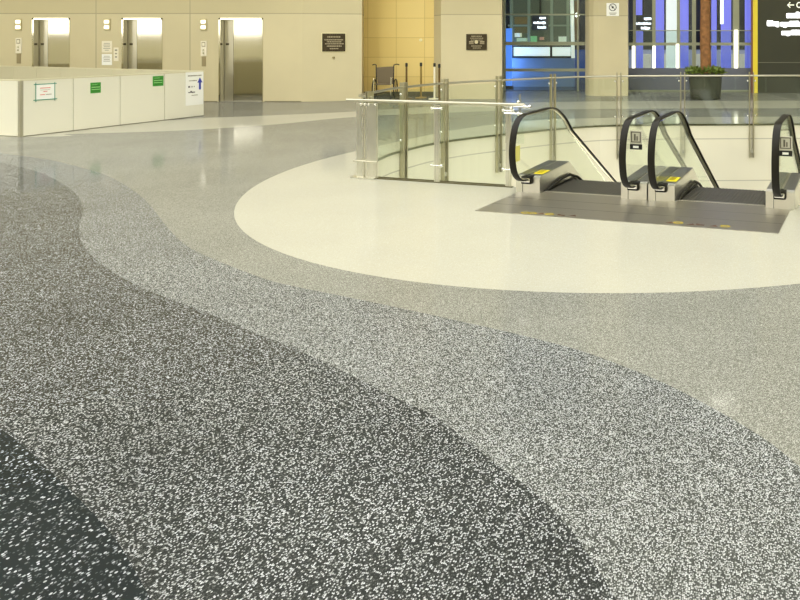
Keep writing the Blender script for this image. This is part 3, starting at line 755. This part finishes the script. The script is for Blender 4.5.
# ------------------------------------------------------------------ wheelchair and queue posts by the yellow wall
wc = empty('wheelchair', (wx(385, 21.2), 21.2, 0), math.radians(12)); tag(wc, 'grey wheelchair with black push handles before the yellow wall', 'wheelchair')
M_fab = mat('grey fabric', srgb(112, 100, 76), .8, bump=.3)
bm = BM(); prism(bm, [(-.26, .96), (.26, .99), (.22, .45), (-.2, .45)], -.01, .02, 'y'); link('backrest', bm, M_fab, wc)
bm = BM(); box(bm, -.22, .22, -.4, 0, .45, .48, .01); link('seat', bm, M_fab, wc)
for s in (-1, 1):
    bm = BM(); tube(bm, catmull([(s*.24, 0, .3), (s*.25, 0, .95), (s*.26, .03, 1.03), (s*.32, .1, 1.05), (s*.38, .14, 1.03)], 4), .016, 8); link('push_handle', bm, M_black, wc, True)
    bm = BM(); R = .3; tube(bm, [(s*.3, R*math.cos(t), .3+R*math.sin(t)) for t in [2*math.pi*k/28 for k in range(28)]], .016, 8, closed=True)
    for k in range(8):
        t = math.pi*2*k/8; tube(bm, [(s*.3, 0, .3), (s*.3, R*math.cos(t), .3+R*math.sin(t))], .004, 5)
    link('wheel', bm, M_black, wc)
    bm = BM(); tube(bm, [(s*.28, -.5, .09+.08*0), (s*.28, -.5, .09)], .001, 5) if False else None
    tube(bm, [(s*.24, -.42+.08*math.cos(t), .085+.075*math.sin(t)) for t in [2*math.pi*k/16 for k in range(16)]], .012, 6, closed=True); link('caster', bm, M_black, wc)
    bm = BM(); tube(bm, [(s*.24, 0, .3), (s*.24, 0, .66), (s*.24, -.36, .66), (s*.24, -.42, .12)], .013, 8); link('side_frame', bm, M_chrome, wc)
def stanchion(u, Y, m, lab):
    r = empty('queue_post', (wx(u, Y), Y, 0)); tag(r, lab, 'queue post', 'queue posts before the yellow wall')
    bm = BM(); cyl(bm, (0, 0, 0), .17, .02, 28); cyl(bm, (0, 0, .02), .15, .02, 28, .03); link('base', bm, m, r, True)
    bm = BM(); cyl(bm, (0, 0, .03), .028, .97, 16); link('pole', bm, m, r, True)
    bm = BM(); cyl(bm, (0, 0, .98), .036, .1, 16); cyl(bm, (0, 0, 1.08), .036, .012, 16, .02); link('belt_head', bm, M_dark, r, True)
M_bz = mat('brown post', srgb(110, 88, 48), .4, .4)
stanchion(406.5, 21.3, M_bz, 'thin brown queue post beside the grey wheelchair')
stanchion(421, 21.6, mat('tan post', srgb(160, 135, 70), .4, .4), 'tan queue post between the brown post and the chrome post')
stanchion(434.5, 21.2, mat('bright post', srgb(250, 246, 225), .3, .2), 'bright pale queue post near the right edge of the yellow wall')
stanchion(439.3, 20.5, M_bz, 'dark brown queue post right against the tan pillar')

# ------------------------------------------------------------------ windows and the lit forecourt beyond
WW = 24.4
M_mull = mat('mullion', srgb(168, 172, 150), .35, .5); M_knee = mat('knee wall', srgb(112, 116, 132), .15, .0, spec=.8)
def window(n, x0, x1, muls, rails, kneez, z1=HC):
    r = empty('window_%d' % n, (0, WW, 0)); tag(r, kind='structure')
    bm = BM()
    for m_, w_ in muls: box(bm, m_-w_/2, m_+w_/2, -.05, .08, 0, z1)
    for z, t in rails: box(bm, x0, x1, -.04, .07, z-t/2, z+t/2)
    link('window_frame', bm, M_mull, r)
    bm = BM(); box(bm, x0, x1, .01, .03, kneez, z1); link('window_pane', bm, M_wglass, r)
    if kneez > .05:
        bm = BM(); box(bm, x0, x1, -.14, .06, 0, kneez); link('knee_panel', bm, M_knee, r)
        bm = BM(); box(bm, x0, x1, -.15, -.14, 0, .05); link('sill_strip', bm, M_mull, r)
X = lambda u: wx(u, WW); Z = lambda v: wz(v, WW)
window(1, X(497), X(590), [(X(504), .10), (X(578), .06)], [(Z(43.5), .12), (Z(70), .1), (Z(92), .06), (Z(14.5), .05)], .04)
window(2, X(625), X(757), [(X(634.5), .10), (X(654), .12), (X(678.5), .12), (X(694), .14), (X(736), .22)], [(Z(44), .10), (Z(30.5), .03)], Z(68))
bm = BM(); box(bm, X(628.5), X(752), 24.44, 24.455, Z(68), Z(30.5)); tag(link('window_3', bm, glass('frosted lower glass', (.80, .86, .84, 1))), kind='structure')
# solid wall above and beside windows
bm = BM(); box(bm, X(757), X1+.3, WW, WW+.2, 0, HC); tag(link('wall_front', bm, M_shell), kind='structure')
bm = BM(); box(bm, -12, X(497), 24.6, 24.8, 0, HC); tag(link('wall_front_left', bm, M_shell), kind='structure')
bm = BM(); box(bm, -26, 20, 24.8, 46, -.1, 0); tag(link('ground', bm, mat('forecourt paving', srgb(90, 92, 100), .25)), kind='structure')

def em(name, c, s): return mat(name, c, .5, emis=c, es=s)
E_pur = em('violet light panel', srgb(142, 138, 248), .82); E_blue = em('blue light panel', srgb(60, 110, 240), .5); E_white = em('white light', srgb(255, 252, 235), 2.2)
E_cream = em('lit cream panel', srgb(248, 244, 210), .95); E_word = em('lit lettering', (1, 1, 1, 1), 1.7)
M_night = mat('dark facade', srgb(84, 86, 92), .5, vary=.4, vscale=.8)
# violet light columns, each a thing
def light_column(u0, u1, Y, v0, lab):
    x0, x1 = wx(u0, Y), wx(u1, Y); r = empty('light_column', ((x0+x1)/2, Y, 0)); tag(r, lab, 'column', 'violet light columns beyond the window')
    w = (x1-x0)/2; top = 5.2
    bm = BM(); box(bm, -w, w, -.12, .12, .25, top, .03); link('light_panel', bm, E_pur, r)
    bm = BM(); box(bm, -w-.03, w+.03, -.15, .15, 0, .25, .01); link('plinth', bm, M_knee, r)
for u0, u1, lab in ((634.5, 643, 'violet light column nearest the right pillar'), (655.5, 664, 'second violet light column from the right pillar'), (680, 688.5, 'violet light column just left of the tree trunk'),
                    (711.5, 716.5, 'narrow violet light column just right of the tree trunk'), (721, 731, 'wide violet light column between tree trunk and yellow sign edge'), (745, 751, 'violet light column closest to the yellow sign edge')):
    light_column(u0, u1, 28.5, 0, lab)
def light_tube(u0, u1, v0, v1, Y, lab):
    x0, x1 = wx(u0, Y), wx(u1, Y); r = empty('light_tube', ((x0+x1)/2, Y, 0)); tag(r, lab, 'light', 'white light tubes beyond the window')
    bm = BM(); cyl(bm, (0, 0, max(.05, wz(v1, Y))), (x1-x0)/2, wz(v0, Y)-max(.05, wz(v1, Y)), 12); link('tube', bm, E_white, r)
    if Y > 25: bm = BM(); cyl(bm, (0, 0, 0), (x1-x0)/2+.04, .06, 12); link('foot', bm, M_dark, r)
light_tube(632, 635, 46, 68, 24.31, 'white light tube nearest the right pillar')
light_tube(652.6, 655.4, 46, 68, 24.31, 'white light tube between the two left violet columns')
light_tube(676, 679, 44, 68, 24.31, 'white light tube left of the tree trunk')
light_tube(734.2, 738, 30, 68, 24.29, 'thick white light tube right of the tree trunk')
light_tube(720.2, 723.4, 0, 24, 27.0, 'tall white light tube standing before the wide violet column')
bm = BM(); Yc = 29.5
box(bm, wx(666, Yc), wx(678, Yc), Yc, Yc+.2, .0, 5); o = link('glowing_banner', bm, E_cream); tag(o, 'tall glowing cream panel between violet columns beyond the window', 'light panel')
# pavilion behind: dark facade with lit lower storey
pv = empty('forecourt_building', (0, 33, 0)); tag(pv, 'dark glazed building beyond the windows with a warmly lit ground storey', 'building')
bm = BM(); box(bm, -14, 12, 0, .5, 1.3, 8); link('upper_facade', bm, M_night, pv)
bm = BM(); box(bm, -3.5, 6, .1, .5, 0, 1.3); link('lower_wall', bm, em('lit storey', srgb(178, 172, 196), .62), pv)
for u in (646, 668, 700, 728, 742):
    bm = BM(); x = wx(u, 33); box(bm, x-.25, x+.25, -.06, 0, .2, 1.1); link('window', bm, em('warm window', srgb(232, 212, 190), .8), pv)
bm = BM(); box(bm, -14, -3.5, .1, .5, 0, 1.3); link('lower_wall', bm, em('blue storey', srgb(74, 104, 160), .3), pv)
# left window: blue lit screen and kiosk behind the glass
bs = empty('blue_light_panel', (wx(506, 25.6), 25.6, 0)); tag(bs, 'glowing blue panel just behind the left edge of the left window', 'light panel')
bm = BM(); box(bm, -.5, .2, 0, .1, .1, 2.2); link('panel', bm, em('blue glow', srgb(92, 148, 252), .85), bs)
bm = BM(); box(bm, -.55, .25, -.02, .12, 0, .1); link('base', bm, M_dark, bs)
YK = 26.6
kd = empty('glass_kiosk', (0, YK, 0)); tag(kd, 'dark framed kiosk with a white lit band seen through the left window', 'kiosk')
K = lambda u: wx(u, YK); KZ = lambda v: wz(v, YK)
bm = BM(); box(bm, K(512.5), K(572), 0, .05, KZ(56), KZ(47)); link('light_band', bm, em('white band', srgb(235, 238, 220), .8), kd)
bm = BM()
for u in (512.5, 551.3, 572): box(bm, K(u)-.04, K(u)+.04, -.06, 0, KZ(57.5), KZ(45))
box(bm, K(511), K(573), -.06, 0, KZ(58), KZ(56)); box(bm, K(511), K(573), -.06, 0, KZ(47), KZ(46)); link('band_frame', bm, M_dark, kd)
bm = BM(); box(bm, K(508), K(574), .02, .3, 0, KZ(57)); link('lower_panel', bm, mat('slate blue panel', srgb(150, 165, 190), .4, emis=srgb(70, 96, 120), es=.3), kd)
bm = BM()
for u in (511.5, 529, 551.8, 568): box(bm, K(u)-.05, K(u)+.05, -.05, .05, KZ(45), 4.6)
for v in (15, 25.5): box(bm, K(508), K(574), -.03, .03, KZ(v)-.03, KZ(v)+.03)
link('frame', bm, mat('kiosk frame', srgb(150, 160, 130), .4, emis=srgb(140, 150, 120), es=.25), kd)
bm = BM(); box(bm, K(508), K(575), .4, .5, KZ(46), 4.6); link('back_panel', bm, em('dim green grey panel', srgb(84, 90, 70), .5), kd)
for (u0, u1, v0, v1, cc) in ((514, 519.5, 33, 37, (225, 225, 195)), (516, 526, 38, 41.5, (170, 180, 130)), (530, 535, 36, 42, (130, 190, 130)), (558, 566, 36.5, 42, (215, 222, 190)), (514, 528, 17, 24, (110, 92, 50)), (539, 542, 37, 40, (190, 140, 110)), (514, 527, 27, 33, (96, 84, 40))):
    bm = BM(); box(bm, K(u0), K(u1), .1, .39, KZ(v1), KZ(v0)); link('display_item', bm, em('item %d_%d' % (u0, v0), srgb(*cc), .6), kd)
bm = BM(); tube(bm, [(K(571.5), -.1, 4.6), (K(573.5), -.1, KZ(58))], .07, 10); link('light_mast', bm, em('mast', srgb(240, 240, 215), .7), kd)
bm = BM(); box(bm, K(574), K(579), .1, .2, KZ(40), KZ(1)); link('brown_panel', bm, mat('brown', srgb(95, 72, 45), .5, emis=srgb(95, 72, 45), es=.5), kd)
for zz, en in ((1.0, 26),):
    L_ = bpy.data.lights.new('blue_spotlight', 'AREA'); L_.energy = en; L_.size = .5; L_.size_y = 1.2; L_.shape = 'RECTANGLE'; L_.color = (.22, .45, 1)  # added unseen light, gives the kiosk base its blue gradient
    o = bpy.data.objects.new('blue_spotlight', L_); COL.objects.link(o); o.location = (K(501), YK-.55, zz); o.rotation_euler = (math.radians(90), 0, math.radians(-35))
    tag(o, 'blue floodlight behind the tan pillar washing the kiosk base', 'lamp')
wl = empty('wall_lamp', (wx(577.3, 26.3), 26.3, wz(15, 26.3))); tag(wl, 'round glowing lamp beyond the right side of the left window', 'lamp')
bm = BM(); t = bmesh.new(); bmesh.ops.create_uvsphere(t, u_segments=16, v_segments=10, radius=.085); merge(bm, t); link('globe', bm, em('globe', (1, .95, .8, 1), 5), wl, True)
bm = BM(); tube(bm, [(0, 0, 0), (0, .35, 0)], .02); link('arm', bm, M_dark, wl)

# lit words: blown-out bars of lettering on dark sign boards (unreadable in the photo)
def word(bm, x0, x1, z0, z1, y, t, rnd):
    x = x0; hgt = z1-z0
    while x < x1-.3*hgt:
        w_ = min(rnd.uniform(.42, .62)*hgt, x1-x); up = 1 if rnd.random() < .35 else .78
        lo = -.18 if rnd.random() < .15 else 0
        box(bm, x, x+w_, y-t, y, z0+lo*hgt, z0+up*hgt, min(.12*hgt, w_*.3)); x += w_+.03*hgt
def sign_reflection(name, u0, u1, rows, Y, lab, pad=3):  # boards with glowing words stand in for the sign's reflections in the glass
    r = empty(name, (0, Y, 0)); tag(r, lab, 'sign')
    top = min(v[2] for v in rows)-2; bot = max(v[3] for v in rows)+1.5
    bm = BM(); box(bm, wx(u0-1, Y), wx(u1+1, Y), 0, .1, wz(bot, Y), wz(top, Y), .01); link('board', bm, M_night, r)
    bm = BM(); box(bm, wx((u0+u1)/2, Y)-.03, wx((u0+u1)/2, Y)+.03, .02, .08, wz(top, Y), 5.2); link('hanger', bm, M_dark, r)
    rnd = random.Random(3); bm = BM()
    for a, b, v0, v1 in rows: word(bm, wx(a, Y), wx(b, Y), wz(v1, Y), wz(v0, Y), 0, .02, rnd)
    link('lit_words', bm, E_word, r)
sign_reflection('lit_sign', 533, 547, [(539.5, 546.5, 16.6, 19), (533.5, 546, 21.3, 23.8), (537.5, 546, 26, 28.5)], 26.2, 'small lit sign with three glowing rows of words in the left window')
sign_reflection('lit_sign', 635, 651, [(644, 651.5, 17, 19.8), (635, 651, 22.2, 24.5), (641, 650.5, 26.8, 29.3)], 27.6, 'small lit sign with three glowing rows of words between violet columns')

# large dark wayfinding wall on the right with yellow edge
YS = 23.6
sg = empty('wayfinding_sign', (0, YS, 0)); tag(sg, 'large dark wayfinding sign wall with yellow edge and glowing white words', 'sign')
M_board = mat('dark gloss board', srgb(66, 68, 58), .18, spec=.5)
bm = BM(); box(bm, wx(757.5, YS), wx(900, YS), 0, .3, 0, 5.5); link('board', bm, M_board, sg)
bm = BM(); box(bm, wx(752.8, YS), wx(757.5, YS), -.06, .3, 0, 5.5); link('yellow_edge', bm, mat('yellow edge', srgb(232, 210, 60), .4, emis=srgb(232, 210, 60), es=.15), sg)
bm = BM(); box(bm, wx(751.6, YS), wx(752.8, YS), -.03, .28, 0, 5.5); link('edge_shadow_gap', bm, mat('brown edge', srgb(140, 90, 60), .4), sg)  # narrow brown strip beside the yellow edge
bm = BM(); rnd = random.Random(11)
for a, b, v0, v1 in ((786.5, 830, 12, 18), (767, 779, 20.5, 26), (780.5, 840, 21, 26.5), (781.5, 826, 30, 35)): word(bm, wx(a, YS), wx(b, YS), wz(v1, YS), wz(v0, YS), 0, .03, rnd)
link('lit_words', bm, E_word, sg)
Aw = em('arrow light', srgb(240, 242, 225), .8)
bm = BM(); ax_, az_ = wx(787.5, YS), wz(5, YS)
tube(bm, [(ax_, -.015, az_), (ax_+.22, -.015, az_)], .018, 6); tube(bm, [(ax_+.09, -.015, az_+.09), (ax_, -.015, az_), (ax_+.09, -.015, az_-.09)], .018, 6); link('arrow', bm, Aw, sg)
bm = BM(); cx_ = wx(799, YS)+.0
tube(bm, [(cx_+.075*math.cos(t), -.015, az_+.085*math.sin(t)) for t in [math.radians(x) for x in range(45, 320, 15)]], .018, 6); link('letter', bm, Aw, sg)
bm = BM(); box(bm, wx(757.5, YS)+.02, wx(900, YS), -.01, 0, wz(62.5, YS)-.01, wz(62.5, YS)+.01); link('board_joint', bm, mat('board joint', srgb(120, 120, 100), .4), sg)

# ------------------------------------------------------------------ planter with tree
YT = 21.3
pt = empty('potted_tree', (wx(705.5, YT), YT, 0)); tag(pt, 'tall brown tree trunk growing from a dark round planter', 'potted tree')
M_pot = mat('dark planter', srgb(62, 64, 52), .45, bump=.2, bscale=10)
bm = BM(); prf = [(.43, 0), (.46, .02), (.48, .3), (.50, .68), (.53, .72), (.53, .80), (.48, .80), (.46, .70), (.0, .70)]
seg = 40; rings = []
for rr, z in prf:
    rings.append([bm.verts.new((rr*math.cos(2*math.pi*k/seg), rr*math.sin(2*math.pi*k/seg), z)) for k in range(seg)] if rr > 0 else [bm.verts.new((0, 0, z))])
for A, B in zip(rings, rings[1:]):
    for k in range(seg):
        if len(B) == 1: bm.faces.new((A[k], A[(k+1) % seg], B[0]))
        else: bm.faces.new((A[k], A[(k+1) % seg], B[(k+1) % seg], B[k]))
bm.faces.new(rings[0][::-1]); link('planter', bm, M_pot, pt, True)
M_bark = mat('bark', srgb(140, 98, 58), .85, bump=.8, bscale=14, vary=.3, vscale=9)
bm = BM(); rings = []; seg = 24; rnd = random.Random(4)
zs = [.68+.14*k for k in range(44)]
for i, z in enumerate(zs):
    R0 = .165-.0035*i*.3+(.03 if i == 0 else 0)
    rings.append([bm.verts.new(((R0*(1+.05*math.sin(5*t+z*3)+rnd.uniform(-.03, .03)))*math.cos(t)+.012*math.sin(z*2), (R0*(1+.05*math.cos(4*t-z*2)))*math.sin(t), z)) for t in [2*math.pi*k/seg for k in range(seg)]])
for A, B in zip(rings, rings[1:]):
    for k in range(seg): bm.faces.new((A[k], A[(k+1) % seg], B[(k+1) % seg], B[k]))
bm.faces.new(rings[-1]); link('trunk', bm, M_bark, pt, True)
bm = BM()
for k in range(420):
    a = rnd.uniform(0, 2*math.pi); q = .2+.34*math.sqrt(rnd.random()); l = rnd.uniform(.1, .2); z0 = .78+rnd.uniform(0, .16)*(1.2-q)
    base = Vector((q*math.cos(a), q*math.sin(a), z0)); d = Vector((rnd.uniform(-1, 1), rnd.uniform(-1, 1), rnd.uniform(.05, 1.1))).normalized()
    if q > .45: d = (d+Vector((math.cos(a), math.sin(a), -.3))).normalized()
    s = d.cross(Vector((rnd.uniform(-1, 1), rnd.uniform(-1, 1), .4))).normalized()*.036
    v = [bm.verts.new(p) for p in (base, base+d*l*.5+s, base+d*l, base+d*l*.5-s)]
    bm.faces.new(v)
o = link('ground_foliage', bm, mat('leaf', srgb(104, 122, 48), .55, vary=.5, vscale=14), pt); o['kind'] = 'stuff'
bm = BM()
for k in range(14):
    a = 2*math.pi*k/14; pth = []
    for j in range(7):
        t = j/6; pth.append((1.9*t*math.cos(a), 1.9*t*math.sin(a), 6.75-.05+.15*math.sin(t*2.6)-1.0*t*t))
    for j in range(6):
        p, q = Vector(pth[j]), Vector(pth[j+1]); s = Vector((-math.sin(a), math.cos(a), 0))
        w0, w1 = .25*math.sin(math.pi*(j+.3)/6.6), .25*math.sin(math.pi*(j+1.3)/6.9) if j < 5 else .01
        bm.faces.new([bm.verts.new(x) for x in (p-s*w0, p+s*w0, q+s*w1, q-s*w1)])
link('fronds', bm, MATS['leaf'], pt)

# ------------------------------------------------------------------ lamps of the hall (above the frame) and added fill lights
M_diff = em('ceiling diffuser', (1, .99, .955, 1), 3.1)
k = 0
for i, x in enumerate((-22.5, -16.5, -10.5, -4.5, 1.5, 7.5)):
    for j, y in enumerate((-7, -.6, 5.8, 12.2)):
        if (x, y) in (): continue
        t = empty('ceiling_light', (x, y, HC)); tag(t, 'large square ceiling light panel above the hall, outside the picture', 'ceiling light', 'ceiling light panels of the hall')
        bm = BM(); box(bm, -2.6, 2.6, -2.6, 2.6, -.06, -.02); link('diffuser', bm, M_diff, t)
        bm = BM()
        for q in ((-2.65, 2.65, -2.65, -2.6), (-2.65, 2.65, 2.6, 2.65), (-2.65, -2.6, -2.6, 2.6), (2.6, 2.65, -2.6, 2.6)): box(bm, q[0], q[1], q[2], q[3], -.08, 0)
        link('frame', bm, M_white, t)
for x in (-9, -3.5, 1.5, 6.5):  # added spots, unseen, that brighten the dim floor past the opening
    L_ = bpy.data.lights.new('spotlight', 'SPOT'); L_.energy = 800; L_.spot_size = math.radians(46); L_.spot_blend = .7; L_.shadow_soft_size = .15; L_.color = (1, .97, .88)
    o = bpy.data.objects.new('spotlight', L_); COL.objects.link(o); o.location = (x, 14.2, 10.8)
    d = Vector((x*1.0, 19.6, 0))-o.location; o.rotation_euler = d.to_track_quat('-Z', 'Y').to_euler()
    tag(o, 'ceiling spotlight aimed at the floor beyond the opening, outside the picture', 'spotlight', 'ceiling spotlights over the far side')
# added glow boxes in the left wall, unseen, mirrored in the elevator doors
for q, (y0, y1) in enumerate(((-3.0, 1.6), (5.5, 8.9), (10.8, 13.4))):
    t = empty('light_box', (X0+.01, (y0+y1)/2, 0)); tag(t, ['backlit display in the left wall nearest the back, outside the picture', 'backlit display in the middle of the left wall, outside the picture', 'backlit display in the left wall nearest the elevators, outside the picture'][q], 'light box', 'backlit displays in the left wall')
    h_ = (y1-y0)/2
    bm = BM(); box(bm, .02, .06, -h_, h_, 2.05, 4.2); link('lit_face', bm, em('display glow', (1, .97, .86, 1), 2.6), t)
    bm = BM(); box(bm, 0, .05, -h_-.06, h_+.06, 1.95, 2.05); box(bm, 0, .05, -h_-.06, h_+.06, 4.2, 4.3); link('case', bm, M_steel, t)
# small downlights whose glints show in the polished floor
for (u, v, lx, ly, st) in ((723, 401, .26, .10, 6), (742, 541, .10, .12, 4), (632, 491, .10, .10, 2.5), (523, 322, .12, .12, 3)):
    s_ = (v-HY)/F; PH = 6.0; Y = (EYE+PH)/s_; x = wx(u, Y)
    t = empty('pendant_light', (x, Y, PH)); tag(t, 'small pendant downlight high over the floor, outside the picture', 'pendant light', 'pendant downlights of the hall')
    bm = BM(); box(bm, -lx, lx, -ly, ly, 0, .03, .01); link('lens', bm, em('pendant lens %d' % (st*10), (1, .97, .88, 1), st), t)
    bm = BM(); box(bm, -lx-.02, lx+.02, -ly-.02, ly+.02, .03, .14, .01); link('housing', bm, M_white, t)
    bm = BM(); cyl(bm, (0, 0, .14), .012, HC-PH-.14, 8); link('stem', bm, M_dark, t)
# lamps in the level below
for x in (-2.5, 1.5):
    for y in (10, 13.5):
        L_ = bpy.data.lights.new('lower_lamp', 'AREA'); L_.energy = 55; L_.size = 1.6; L_.color = (1, .96, .84)
        o = bpy.data.objects.new('lower_lamp', L_); COL.objects.link(o); o.location = (x, y, -4.9); o.rotation_euler = (math.pi, 0, 0)
        tag(o, 'lamp of the level below, hidden under the floor opening', 'lamp', 'lamps of the level below')

w = bpy.data.worlds.new('World'); S.world = w; w.use_nodes = True
w.node_tree.nodes['Background'].inputs[0].default_value = (.02, .03, .06, 1); w.node_tree.nodes['Background'].inputs[1].default_value = .5

cam = bpy.data.cameras.new('camera'); co = bpy.data.objects.new('camera', cam); COL.objects.link(co)
co.location = (0, 0, EYE); co.rotation_euler = (math.radians(90), 0, 0)
cam.sensor_width = 36; cam.lens = F/800*36; cam.shift_x = -(CX-400)/800; cam.shift_y = -(300-HY)/800
cam.clip_end = 200
S.camera = co
S.view_settings.view_transform = 'Standard'; S.view_settings.look = 'None'; S.view_settings.gamma = 1; S.view_settings.use_curve_mapping = False
S.view_settings.exposure = 0.2
